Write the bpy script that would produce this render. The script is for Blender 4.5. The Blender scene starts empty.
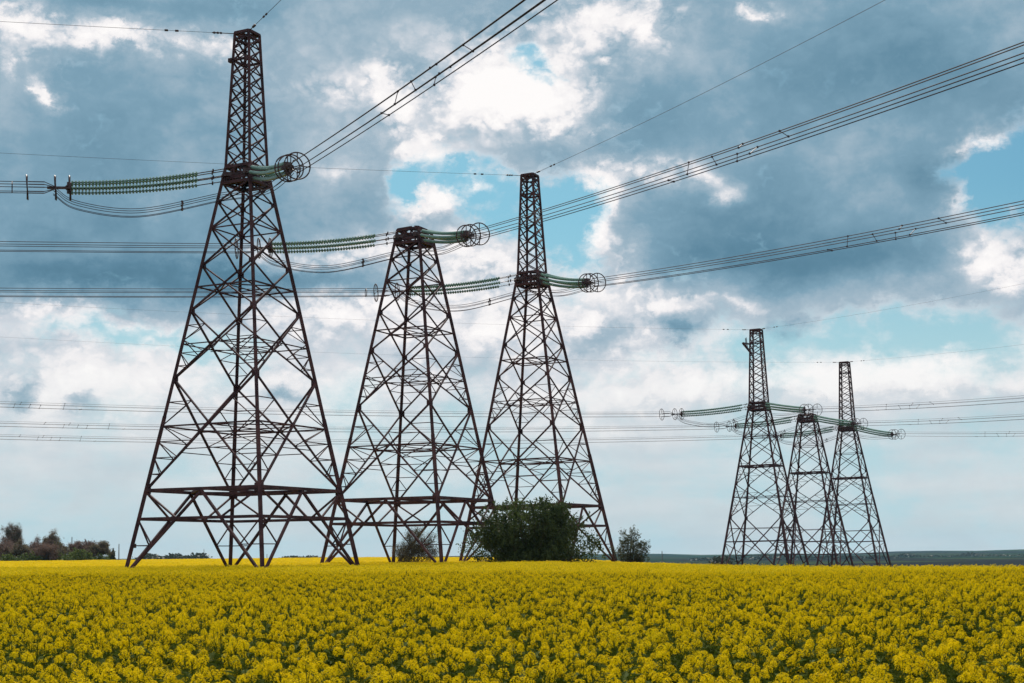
import bpy, math, random
import numpy as np
from mathutils import Vector, Matrix, Euler

random.seed(7)
RNG = np.random.default_rng(7)
scene = bpy.context.scene
C = scene.collection
rad = math.radians

# ------------------------------------------------------------------ camera, sky, sun, exposure
EYE, PITCH, ROLL, FPX, W, H = 1.8, rad(4.3), 0.010, 1422.2, 1024, 683
cam_d = bpy.data.cameras.new('camera')
cam = bpy.data.objects.new('camera', cam_d)
C.objects.link(cam)
cam_d.sensor_width = 36.0
cam_d.lens = 50.0
cam_d.shift_y = 106.56 / 1024
cam_d.clip_start = 0.1
cam_d.clip_end = 30000
cam_d.dof.use_dof = True
cam_d.dof.focus_distance = 90
cam_d.dof.aperture_fstop = 9
cam.location = (0, 0, EYE)
cam.matrix_world = (Matrix.Translation((0, 0, EYE)) @ Matrix.Rotation(PITCH, 4, 'X')
                    @ Matrix.Rotation(rad(90), 4, 'X') @ Matrix.Rotation(-ROLL, 4, 'Z'))
scene.camera = cam

scene.view_settings.view_transform = 'Standard'
scene.view_settings.look = 'None'
scene.view_settings.exposure = 0.0
scene.view_settings.gamma = 1.0
scene.view_settings.use_curve_mapping = False
scene.cycles.max_bounces = 6
scene.cycles.transparent_max_bounces = 8
scene.cycles.volume_bounces = 0
scene.cycles.use_denoising = True

SUN_AZ, SUN_EL = rad(-6), rad(42)          # the sun stands ahead of the camera behind the clouds
sun_d = bpy.data.lights.new('sun', 'SUN')
sun_d.energy = 4.9
sun_d.angle = rad(6)
sun_d.color = (1.0, 0.95, 0.86)
sun = bpy.data.objects.new('sun', sun_d)
C.objects.link(sun)
sd = Vector((math.sin(SUN_AZ) * math.cos(SUN_EL), math.cos(SUN_AZ) * math.cos(SUN_EL), math.sin(SUN_EL)))
sun.rotation_euler = sd.to_track_quat('Z', 'Y').to_euler()


def at(x, y, Y):
    """point of the place seen at picture position (x, y) at distance Y ahead"""
    f = np.array([0, math.cos(PITCH), math.sin(PITCH)])
    u0 = np.array([0, -math.sin(PITCH), math.cos(PITCH)])
    r0 = np.array([1., 0, 0])
    c, s = math.cos(ROLL), math.sin(ROLL)
    r, u = c * r0 - s * u0, s * r0 + c * u0
    d = f * FPX + r * (x - W / 2) - u * (y - H / 2 - 106.56)
    d = d * (Y / d[1])
    return np.array([d[0], d[1], d[2] + EYE])


def azel(x, y):
    d = at(x, y, 100.) - np.array([0, 0, EYE])
    return math.degrees(math.atan2(d[0], d[1])), math.degrees(math.atan2(d[2], math.hypot(d[0], d[1])))


world = bpy.data.worlds.new('World')
scene.world = world
world.use_nodes = True
wt = world.node_tree
wt.nodes.clear()


class NG:
    """small helper for wiring math nodes"""
    def __init__(s, tree):
        s.t = tree

    def new(s, kind, **kw):
        n = s.t.nodes.new(kind)
        for k, v in kw.items():
            setattr(n, k, v)
        return n

    def put(s, sock, v):
        if hasattr(v, 'is_linked'):
            s.t.links.new(v, sock)
        elif v is not None:
            sock.default_value = v

    def m(s, op, a, b=None, c=None, clamp=False):
        n = s.new('ShaderNodeMath', operation=op, use_clamp=clamp)
        for i, v in enumerate((a, b, c)):
            s.put(n.inputs[i], v)
        return n.outputs[0]

    def v(s, op, a, b=None, c=None):
        n = s.new('ShaderNodeVectorMath', operation=op)
        for i, v in enumerate((a, b, c)):
            if v is not None:
                s.put(n.inputs[i], v)
        return n.outputs['Value'] if op in ('DOT_PRODUCT', 'LENGTH') else n.outputs[0]

    def noise(s, vec, scale, detail=4, rough=0.55, col=False, lac=2.0, dist=0.0):
        n = s.new('ShaderNodeTexNoise')
        s.put(n.inputs['Vector'], vec)
        n.inputs['Scale'].default_value = scale
        n.inputs['Detail'].default_value = detail
        n.inputs['Roughness'].default_value = rough
        n.inputs['Lacunarity'].default_value = lac
        n.inputs['Distortion'].default_value = dist
        return n.outputs['Color' if col else 'Fac']

    def smooth(s, x, a, b):
        n = s.new('ShaderNodeMapRange', interpolation_type='SMOOTHSTEP')
        s.put(n.inputs['Value'], x)
        n.inputs['From Min'].default_value = a
        n.inputs['From Max'].default_value = b
        return n.outputs[0]

    def ramp(s, x, stops, interp='LINEAR'):
        n = s.new('ShaderNodeValToRGB')
        n.color_ramp.interpolation = interp
        els = n.color_ramp.elements
        while len(els) < len(stops):
            els.new(0.5)
        for e, (p, c) in zip(els, stops):
            e.position = p
            e.color = (*c, 1)
        s.put(n.inputs[0], x)
        return n.outputs[0]

    def mix(s, f, a, b, blend='MIX'):
        n = s.new('ShaderNodeMix', data_type='RGBA', blend_type=blend)
        s.put(n.inputs[0], f)
        s.put(n.inputs[6], a if hasattr(a, 'is_linked') else (*a, 1))
        s.put(n.inputs[7], b if hasattr(b, 'is_linked') else (*b, 1))
        return n.outputs[2]


def build_sky():
    g = NG(wt)
    tc = g.new('ShaderNodeTexCoord').outputs['Generated']
    d = g.v('NORMALIZE', tc)
    sx = g.new('ShaderNodeSeparateXYZ')
    g.put(sx.inputs[0], d)
    az = g.m('MULTIPLY', g.m('ARCTAN2', sx.outputs[0], sx.outputs[1]), 57.2958)
    el = g.m('MULTIPLY', g.m('ARCSINE', sx.outputs[2]), 57.2958)
    cb = g.new('ShaderNodeCombineXYZ')
    g.put(cb.inputs[0], az)
    g.put(cb.inputs[1], el)
    uv0 = cb.outputs[0]
    # billowing displacement of the cloud outlines
    dd = g.v('MULTIPLY', d, (1.0, 1.0, 1.35))
    low = g.smooth(el, 3.0, 13.0)                       # the low bands are flatter and calmer
    n1 = g.v('SUBTRACT', g.noise(dd, 7.0, 3, 0.5, True), (0.5, 0.5, 0.5))
    n2 = g.v('SUBTRACT', g.noise(dd, 22.0, 10, 0.68, True), (0.5, 0.5, 0.5))
    uv = g.v('MULTIPLY_ADD', n1, (4.2, 3.0, 0), uv0)
    uv = g.v('MULTIPLY_ADD', n2, (3.0, 2.4, 0), uv)

    def field(blobs, base):
        acc = base
        for (px, py, wx, wy, amp) in blobs:
            u, v = azel(px, py)
            su, sv = wx / 24.8, wy / 24.8
            q = g.v('MULTIPLY_ADD', uv, (1 / su, 1 / sv, 0), (-u / su, -v / sv, 0))
            r2 = g.v('DOT_PRODUCT', q, q)
            e = g.m('POWER', 0.36788, r2)
            acc = g.m('MULTIPLY_ADD', e, amp, acc)
        return acc

    cover = [  # openings in the cloud (negative) and puffs
        (404, 190, 18, 30, -1.05), (470, 172, 50, 30, -1.0), (500, 215, 44, 34, -0.9), (562, 226, 32, 52, -1.5), (545, 68, 28, 14, -0.95),
        (1012, 172, 44, 50, -1.7), (965, 156, 24, 13, -0.8), (440, 196, 24, 10, 0.5), (412, 214, 14, 10, 0.5), (486, 188, 14, 8, 0.3),
        (130, 338, 140, 12, -0.65), (250, 355, 90, 22, -0.2), (350, 392, 36, 40, -0.35), (930, 340, 120, 28, -1.0), (640, 368, 60, 8, -0.3),
        (740, 352, 70, 16, -0.45), (500, 470, 600, 55, -0.25),
    ]
    tone = [
        (130, 150, 110, 70, -0.20), (70, 240, 150, 36, -0.26), (220, 283, 190, 13, -0.34), (30, 283, 60, 13, -0.20),
        (110, 2, 170, 13, -0.16), (310, 90, 50, 16, 0.16), (300, 30, 40, 30, 0.02),
        (22, 34, 30, 16, 0.62), (75, 46, 40, 12, 0.36), (125, 42, 34, 12, 0.55), (205, 50, 28, 14, 0.5), (52, 85, 9, 10, 0.42), (12, 60, 20, 16, 0.3),
        (375, 84, 34, 20, 0.34), (425, 112, 40, 22, 0.32), (430, 148, 36, 20, 0.46), (495, 100, 44, 24, 0.40), (322, 176, 22, 10, 0.16),
        (545, 100, 46, 20, 0.62), (520, 60, 30, 20, 0.2), (585, 42, 36, 30, 0.46), (625, 16, 40, 20, 0.40), (755, 5, 22, 9, 0.55), (616, 113, 10, 6, 0.35),
        (560, 8, 40, 14, -0.08), (645, 95, 40, 40, -0.10), (560, 148, 44, 18, -0.10), (340, 215, 60, 26, -0.06),
        (440, 196, 30, 14, 0.5), (412, 214, 20, 12, 0.45), (486, 188, 16, 10, 0.4), (478, 262, 54, 20, 0.42), (400, 250, 40, 14, 0.25),
        (592, 180, 22, 22, 0.52), (590, 222, 14, 34, 0.45), (642, 163, 36, 14, 0.42), (692, 168, 20, 14, 0.34), (722, 186, 18, 12, 0.36), (612, 255, 20, 22, 0.24),
        (770, 215, 130, 50, -0.30), (835, 268, 110, 26, -0.30), (480, 70, 90, 50, 0.10), (640, 120, 30, 24, -0.04), (700, 270, 70, 22, -0.14), (900, 50, 130, 60, -0.26), (930, 165, 34, 36, -0.22), (770, 110, 90, 40, -0.12), (990, 95, 40, 22, -0.10),
        (962, 131, 24, 8, 0.6), (985, 184, 12, 18, 0.6), (966, 208, 10, 14, 0.36), (1006, 262, 24, 24, 0.6),
        (260, 260, 36, 12, 0.3), (330, 258, 40, 12, 0.3), (60, 320, 80, 12, 0.36), (330, 315, 90, 18, 0.30), (100, 375, 170, 30, 0.34), (440, 320, 80, 34, 0.38),
        (600, 300, 80, 22, 0.40), (690, 318, 70, 10, 0.34), (540, 335, 60, 24, 0.24), (640, 345, 60, 16, 0.12), (780, 384, 210, 13, 0.38), (900, 384, 110, 10, 0.22),
        (480, 400, 520, 50, 0.20),
        (10, 389, 16, 8, -0.5), (75, 398, 18, 7, -0.4), (290, 396, 18, 8, -0.4), (684, 344, 26, 12, -0.42), (798, 337, 22, 11, -0.48), (590, 342, 30, 10, -0.22),
    ]
    fine = g.m('SUBTRACT', g.noise(dd, 15.0, 14, 0.62), 0.5)
    mid = g.m('SUBTRACT', g.noise(g.v('ADD', dd, (3.1, 1.7, 5.2)), 8.0, 8, 0.55), 0.5)
    streak = g.m('SUBTRACT', g.noise(g.v('MULTIPLY', d, (1.0, 1.0, 5.5)), 9.0, 8, 0.55), 0.5)
    # rounded heads with creases between them, as on cumulus
    wv = g.v('MULTIPLY_ADD', n2, (0.035, 0.035, 0.035), dd)
    b1 = g.m('ABSOLUTE', g.m('SUBTRACT', g.noise(wv, 26.0, 2, 0.5), 0.5))
    b2 = g.m('ABSOLUTE', g.m('SUBTRACT', g.noise(wv, 66.0, 2, 0.5), 0.5))
    billow = g.m('ADD', g.m('MULTIPLY', g.m('SUBTRACT', b1, 0.085), 2.4), g.m('MULTIPLY', g.m('SUBTRACT', b2, 0.085), 1.5))
    base_c = g.m('MULTIPLY_ADD', low, 0.42, 0.36)
    cov = field(cover, base_c)
    cov = g.m('MULTIPLY_ADD', fine, 1.7, cov)
    cov = g.m('MULTIPLY_ADD', g.m('MULTIPLY', billow, low), 0.75, cov)
    cov = g.m('MULTIPLY_ADD', g.m('MULTIPLY', streak, g.m('SUBTRACT', 1.0, low)), 0.9, cov)
    alpha = g.smooth(cov, -0.30, 0.50)
    edge = g.m('SUBTRACT', 1.0, g.smooth(cov, 0.05, 0.60))        # thin cloud lets the sun through
    ton = field(tone, 0.55)
    lit = g.m('MULTIPLY_ADD', g.smooth(ton, 0.50, 0.80), 0.85, 0.15)
    ton = g.m('MULTIPLY_ADD', g.m('MULTIPLY', billow, g.m('MULTIPLY', lit, g.m('MULTIPLY_ADD', low, 0.7, 0.3))), 0.75, ton)
    ton = g.m('MULTIPLY_ADD', g.m('MULTIPLY', fine, g.m('MULTIPLY_ADD', lit, 0.9, 0.45)), 1.0, ton)
    ton = g.m('MULTIPLY_ADD', mid, 0.22, ton)
    ton = g.m('MULTIPLY_ADD', edge, 0.26, ton)
    ton = g.m('MULTIPLY_ADD', g.m('MULTIPLY', streak, g.m('SUBTRACT', 1.0, low)), 0.9, ton)
    high = g.smooth(el, 24.0, 40.0)
    ton = g.m('MULTIPLY_ADD', high, 0.38, ton)
    ton = g.m('MULTIPLY', ton, 0.80)
    cloud = g.ramp(ton, [(0.0, (0.075, 0.180, 0.260)), (0.16, (0.115, 0.245, 0.345)), (0.34, (0.210, 0.360, 0.470)),
                         (0.48, (0.38, 0.495, 0.585)), (0.62, (0.65, 0.69, 0.745)), (0.74, (0.90, 0.88, 0.89)), (0.92, (1.0, 0.975, 0.965))])
    # low clouds are seen through kilometres of air
    cloud = g.mix(g.m('MULTIPLY', g.m('SUBTRACT', 1.0, g.smooth(el, 0.0, 9.5)), 0.70), cloud, (0.625, 0.705, 0.72))
    sky = g.new('ShaderNodeTexSky', sky_type='NISHITA')
    sky.sun_disc = False
    sky.sun_elevation = SUN_EL
    sky.sun_rotation = SUN_AZ
    sky.air_density = 1.0
    sky.dust_density = 1.0
    sky.ozone_density = 1.5
    STR = 0.1
    blue = g.mix(1.0, sky.outputs[0], (0.36, 0.68, 0.72), 'MULTIPLY')
    blue = g.mix(g.smooth(el, 3.5, 14.5), (4.8, 6.85, 7.45), blue)
    cl = g.v('SCALE', cloud)
    cl.node.inputs['Scale'].default_value = 1 / STR
    out = g.mix(alpha, blue, cl)
    bg = g.new('ShaderNodeBackground')
    g.put(bg.inputs[0], out)
    bg.inputs[1].default_value = STR
    wo = g.new('ShaderNodeOutputWorld')
    wt.links.new(bg.outputs[0], wo.inputs[0])


build_sky()


# ------------------------------------------------------------------ helpers
def tag(o, label=None, cat=None, group=None, kind=None):
    for k, v in (('label', label), ('category', cat), ('group', group), ('kind', kind)):
        if v:
            o[k] = v
    return o


def empty(name, loc=(0, 0, 0), rz=0.0):
    o = bpy.data.objects.new(name, None)
    o.empty_display_size = 0.5
    C.objects.link(o)
    o.location = loc
    o.rotation_euler = (0, 0, rz)
    return o


def mesh_obj(name, verts, faces, mat, parent=None, smooth=False, link=True, mats=None, fmat=None):
    me = bpy.data.meshes.new(name)
    verts = np.asarray(verts, dtype=np.float32)
    if isinstance(faces, np.ndarray):
        n, k = faces.shape
        me.vertices.add(len(verts))
        me.vertices.foreach_set('co', verts.ravel())
        me.loops.add(n * k)
        me.loops.foreach_set('vertex_index', faces.astype(np.int32).ravel())
        me.polygons.add(n)
        me.polygons.foreach_set('loop_start', np.arange(0, n * k, k, dtype=np.int32))
        me.update(calc_edges=True)
    else:
        me.from_pydata([tuple(map(float, v)) for v in verts], [], faces)
    for mm in (mats or [mat]):
        me.materials.append(mm)
    if fmat is not None:
        me.polygons.foreach_set('material_index', np.asarray(fmat, dtype=np.int32))
    if smooth:
        me.polygons.foreach_set('use_smooth', np.ones(len(me.polygons), dtype=bool))
    me.update()
    o = bpy.data.objects.new(name, me)
    if link:
        C.objects.link(o)
    if parent:
        o.parent = parent
    return o


class MB:
    """collects bars, tubes, boxes; build() links them as one mesh"""
    def __init__(s):
        s.v, s.f = [], []

    def bar(s, p, q, w, h=None, up=(0, 0, 1)):
        p, q = np.asarray(p, float), np.asarray(q, float)
        h = h or w
        d = q - p
        d /= np.linalg.norm(d)
        u = np.asarray(up, float)
        if abs(d @ u) > 0.98:
            u = np.array([0.7, 0.7, 0.1])
        a = np.cross(d, u)
        a /= np.linalg.norm(a)
        b = np.cross(a, d)
        n = len(s.v)
        for e in (p, q):
            for sa, sb in ((-1, -1), (1, -1), (1, 1), (-1, 1)):
                s.v.append(e + a * sa * w / 2 + b * sb * h / 2)
        s.f += [(n, n + 3, n + 2, n + 1), (n + 4, n + 5, n + 6, n + 7)]
        for i in range(4):
            j = (i + 1) % 4
            s.f.append((n + i, n + j, n + 4 + j, n + 4 + i))

    def tube(s, pts, r, k=6, closed=False):
        pts = [np.asarray(p, float) for p in pts]
        m = len(pts)
        rs = r if hasattr(r, '__len__') else [r] * m
        n = len(s.v)
        for i, p in enumerate(pts):
            if closed:
                d = pts[(i + 1) % m] - pts[i - 1]
            else:
                d = pts[min(i + 1, m - 1)] - pts[max(i - 1, 0)]
            d /= np.linalg.norm(d)
            u = np.array([0, 0, 1.]) if abs(d[2]) < 0.93 else np.array([0.35, 0.9, 0])
            a = np.cross(d, u)
            a /= np.linalg.norm(a)
            b = np.cross(a, d)
            for j in range(k):
                t = 2 * math.pi * j / k
                s.v.append(p + rs[i] * (math.cos(t) * a + math.sin(t) * b))
        for i in range(m if closed else m - 1):
            i2 = (i + 1) % m
            for j in range(k):
                j2 = (j + 1) % k
                s.f.append((n + i * k + j, n + i * k + j2, n + i2 * k + j2, n + i2 * k + j))
        if not closed:
            s.f.append(tuple(n + j for j in range(k))[::-1])
            s.f.append(tuple(n + (m - 1) * k + j for j in range(k)))

    def ring(s, c, axis, R, r, n=36, k=5):
        c, d = np.asarray(c, float), np.asarray(axis, float)
        d = d / np.linalg.norm(d)
        a = np.cross(d, [0, 0, 1.])
        a /= np.linalg.norm(a)
        b = np.cross(a, d)
        s.tube([c + R * (math.cos(t) * a + math.sin(t) * b) for t in np.arange(n) * 2 * math.pi / n], r, k, closed=True)

    def box(s, c, sz):
        c, z = np.asarray(c, float), np.asarray(sz, float) / 2
        s.bar(c - [0, 0, z[2]], c + [0, 0, z[2]], 2 * z[0], 2 * z[1], up=(0, 1, 0))

    def build(s, name, mat, parent=None, smooth=False, link=True):
        return mesh_obj(name, s.v, s.f, mat, parent, smooth, link)


# ------------------------------------------------------------------ materials
def material(name, rough=0.7, metal=0.0):
    m = bpy.data.materials.new(name)
    m.use_nodes = True
    b = m.node_tree.nodes['Principled BSDF']
    b.inputs['Roughness'].default_value = rough
    b.inputs['Metallic'].default_value = metal
    return m, NG(m.node_tree), b


def mottled(name, a, b, scale=3.0, rough=0.7, metal=0.0, detail=5, lo=0.35, hi=0.65, coord='Object', spec=None):
    m, g, bs = material(name, rough, metal)
    tc = g.new('ShaderNodeTexCoord')
    n = g.noise(tc.outputs[coord], scale, detail, 0.6)
    g.put(bs.inputs['Base Color'], g.mix(g.smooth(n, lo, hi), a, b))
    if spec is not None:
        bs.inputs['Specular IOR Level'].default_value = spec
    return m


M = {}
M['steel'] = mottled('rust_brown_painted_steel', (0.036, 0.014, 0.018), (0.095, 0.040, 0.041), 0.8, 0.75, 0.0, spec=0.25)
M['plate'] = mottled('sign_plate_paint', (0.05, 0.025, 0.02), (0.09, 0.05, 0.035), 4, 0.6)
M['wire'] = mottled('weathered_aluminium_wire', (0.070, 0.050, 0.053), (0.11, 0.08, 0.084), 0.5, 0.85, 0.0, spec=0.15)
M['fitting'] = mottled('dark_line_fitting', (0.05, 0.024, 0.024), (0.09, 0.05, 0.05), 3, 0.6, 0.2)
M['concrete'] = mottled('concrete_footing', (0.26, 0.25, 0.23), (0.36, 0.35, 0.32), 6, 0.9)
gm, gg, gb = material('green_insulator_glass', 0.16)
tc = gg.new('ShaderNodeTexCoord')
gg.put(gb.inputs['Base Color'], gg.mix(gg.noise(tc.outputs['Object'], 2.0, 3), (0.11, 0.235, 0.175), (0.20, 0.345, 0.28)))
M['glass'] = gm


def leafy(name, a, b, scale, trans=0.35, rough=0.6, tcol=None, coord='Object', lo=0.3, hi=0.7, spec=0.25):
    """leaf or petal: colour varies, some light passes through"""
    m, g, bs = material(name, rough)
    bs.inputs['Specular IOR Level'].default_value = spec
    tcn = g.new('ShaderNodeTexCoord')
    n = g.smooth(g.noise(tcn.outputs[coord], scale, 4, 0.6), lo, hi)
    col = g.mix(n, a, b)
    g.put(bs.inputs['Base Color'], col)
    tr = g.new('ShaderNodeBsdfTranslucent')
    g.put(tr.inputs[0], col if tcol is None else tcol)
    mx = g.new('ShaderNodeMixShader')
    mx.inputs[0].default_value = trans
    g.t.links.new(bs.outputs[0], mx.inputs[1])
    g.t.links.new(tr.outputs[0], mx.inputs[2])
    g.t.links.new(mx.outputs[0], g.t.nodes['Material Output'].inputs[0])
    return m


M['petal'] = leafy('yellow_rape_petals', (0.68, 0.48, 0.002), (0.82, 0.64, 0.004), 30, 0.33, 0.8, spec=0.04)
# some plants are further in bloom than others, in loose patches
pg_ = NG(M['petal'].node_tree)
oi = pg_.new('ShaderNodeObjectInfo')
lo_ = pg_.noise(oi.outputs['Location'], 0.22, 3, 0.6)
bsd = M['petal'].node_tree.nodes['Principled BSDF']
src_ = bsd.inputs['Base Color'].links[0].from_socket
v1 = pg_.mix(pg_.m('MULTIPLY', pg_.smooth(lo_, 0.46, 0.68), 0.55), src_, (0.52, 0.44, 0.006))
v2 = pg_.mix(pg_.m('MULTIPLY', oi.outputs['Random'], 0.30), v1, (0.80, 0.56, 0.003))
for nd_ in M['petal'].node_tree.nodes:
    if nd_.type == 'BSDF_TRANSLUCENT':
        pg_.put(nd_.inputs[0], v2)
pg_.put(bsd.inputs['Base Color'], v2)
M['bud'] = leafy('rape_buds', (0.42, 0.34, 0.006), (0.55, 0.42, 0.006), 30, 0.25, 0.8, spec=0.04)
M['rape_stem'] = leafy('rape_stem_green', (0.085, 0.125, 0.012), (0.14, 0.17, 0.018), 8, 0.3, 0.8, spec=0.1)
M['rape_leaf'] = leafy('rape_leaf_green', (0.055, 0.082, 0.010), (0.085, 0.115, 0.014), 8, 0.25, 0.85, spec=0.08)
M['bush_leaf'] = leafy('dark_bush_leaves', (0.036, 0.058, 0.018), (0.090, 0.122, 0.034), 0.9, 0.36)
M['sage_leaf'] = leafy('grey_green_leaves', (0.055, 0.065, 0.035), (0.09, 0.10, 0.05), 1.2, 0.3)
M['bark'] = mottled('brown_bark', (0.035, 0.026, 0.020), (0.075, 0.055, 0.045), 2, 0.9)
M['twig'] = leafy('reddish_bare_twigs', (0.120, 0.080, 0.066), (0.19, 0.128, 0.105), 0.6, 0.35, 0.85)
M['spring_leaf'] = leafy('fresh_spring_leaves', (0.085, 0.125, 0.03), (0.13, 0.17, 0.045), 0.6, 0.35)
M['olive_leaf'] = leafy('olive_brown_leaves', (0.11, 0.10, 0.06), (0.155, 0.14, 0.075), 0.6, 0.4)
M['far_wood'] = leafy('far_wood_leaves', (0.035, 0.042, 0.026), (0.06, 0.065, 0.035), 0.02, 0.1)
M['pole_grey'] = mottled('grey_weathered_pole', (0.12, 0.11, 0.11), (0.2, 0.19, 0.18), 2, 0.85)


# ------------------------------------------------------------------ ground
CR_AZ = [-180, -40, -21, -12, -4, 1, 5, 8, 12, 20, 40, 180]
CR_D = [300, 360, 420, 450, 400, 260, 160, 125, 104, 88, 80, 300]


def crest(azd):
    return np.interp(azd, CR_AZ, CR_D)


def gz(x, y):
    x, y = np.asarray(x, float), np.asarray(y, float)
    d = np.hypot(x, y)
    a = np.degrees(np.arctan2(x, y))
    c = crest(a)
    lift = np.clip((-a + 2) / 6, 0, 1) * (np.abs(a) < 80)
    z = 0.42 * lift * np.clip((np.minimum(d, c) - 130) / 260, 0, 1) ** 1.2
    z = z - 0.0042 * np.clip(np.minimum(d, c) - 30, 0, None) * np.clip((a - 1) / 8, 0, 1) * (a < 90)
    z = z + 0.05 * np.sin(x * 0.11 + 0.6) * np.sin(y * 0.07) + 0.03 * np.sin(x * 0.37 + y * 0.23)
    over = np.clip(d - c, 0, None)
    z = z - np.minimum(0.030 * over * np.clip(over / 12, 0, 1), 13.0)
    far = np.clip((d - 2600) / 4200, 0, 1)
    z = z + far ** 1.3 * (12.0 + 5.0 * np.sin(a * 0.35 + 1.0) + 2.2 * np.sin(a * 1.3 + 0.4) + 1.2 * np.sin(a * 3.1))
    return z


def build_ground():
    radii = np.concatenate([[0.01], np.geomspace(2, 7000, 150)])
    naz = 240
    azs = np.arange(naz) * 2 * math.pi / naz
    # finer ahead
    R, A = np.meshgrid(radii, azs, indexing='ij')
    X, Y = R * np.sin(A), R * np.cos(A)
    Z = gz(X, Y)
    v = np.stack([X, Y, Z], -1).reshape(-1, 3)
    i, j = np.meshgrid(np.arange(len(radii) - 1), np.arange(naz), indexing='ij')
    j2 = (j + 1) % naz
    f = np.stack([i * naz + j, i * naz + j2, (i + 1) * naz + j2, (i + 1) * naz + j], -1).reshape(-1, 4)
    m, g, b = material('farmland_soil', 0.95)
    tcn = g.new('ShaderNodeTexCoord').outputs['Object']
    vo = g.new('ShaderNodeTexVoronoi')
    g.put(vo.inputs['Vector'], g.v('ADD', g.v('MULTIPLY', tcn, (1.0, 0.55, 0.0)),
                                   g.v('SCALE', g.noise(tcn, 0.004, 3, 0.5, True))))
    vo.inputs['Scale'].default_value = 0.0024
    sep = g.new('ShaderNodeSeparateColor')
    g.put(sep.inputs[0], vo.outputs['Color'])
    plots = g.ramp(sep.outputs[0], [(0.0, (0.016, 0.016, 0.018)), (0.28, (0.020, 0.019, 0.019)), (0.30, (0.012, 0.026, 0.016)),
                                    (0.55, (0.018, 0.034, 0.018)), (0.57, (0.032, 0.036, 0.022)), (0.74, (0.025, 0.034, 0.02)),
                                    (0.76, (0.028, 0.042, 0.022)), (1.0, (0.04, 0.055, 0.025))], 'LINEAR')
    soil = g.mix(g.noise(tcn, 3.0, 6), (0.018, 0.019, 0.010), (0.036, 0.034, 0.018))
    ln = g.v('LENGTH', g.v('MULTIPLY', tcn, (1, 1, 0)))
    col = g.mix(g.smooth(ln, 420, 700), soil, plots)
    col = g.mix(g.m('MULTIPLY', g.smooth(g.noise(g.v('MULTIPLY', tcn, (0.004, 0.012, 0)), 1.0, 6, 0.65), 0.55, 0.62), g.smooth(ln, 900, 1500)),
                col, (0.022, 0.034, 0.018))
    g.put(b.inputs['Base Color'], col)
    b.inputs['Specular IOR Level'].default_value = 0.0
    o = mesh_obj('ground', v, f, m, smooth=True)
    o['kind'] = 'structure'


build_ground()

# ------------------------------------------------------------------ lattice pylons
TH = rad(-26.5)                     # the square bases stand askew to the view
DIR_R = np.array([0.400, -0.917, 0])   # conductors leave towards the viewer's right
DIR_L = np.array([-0.949, -0.315, 0])  # and to the left


class Lattice:
    """geometry of one square lattice tower in local coordinates"""
    def __init__(s, profile):
        s.z = [p[0] for p in profile]
        s.a = [p[1] / math.sqrt(2) for p in profile]

    def corner(s, i, z):
        a = float(np.interp(z, s.z, s.a))
        sx, sy = ((-1, -1), (1, -1), (1, 1), (-1, 1))[i % 4]
        return np.array([sx * a, sy * a, z])

    def face(s, i, z, t):
        return s.corner(i, z) * (1 - t) + s.corner(i + 1, z) * t


def x_cross(L, i, z0, z1):
    """height at which the two diagonals of a tapering panel meet"""
    w0 = np.linalg.norm(L.corner(i + 1, z0) - L.corner(i, z0))
    w1 = np.linalg.norm(L.corner(i + 1, z1) - L.corner(i, z1))
    return z0 + (z1 - z0) * w0 / (w0 + w1)


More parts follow.
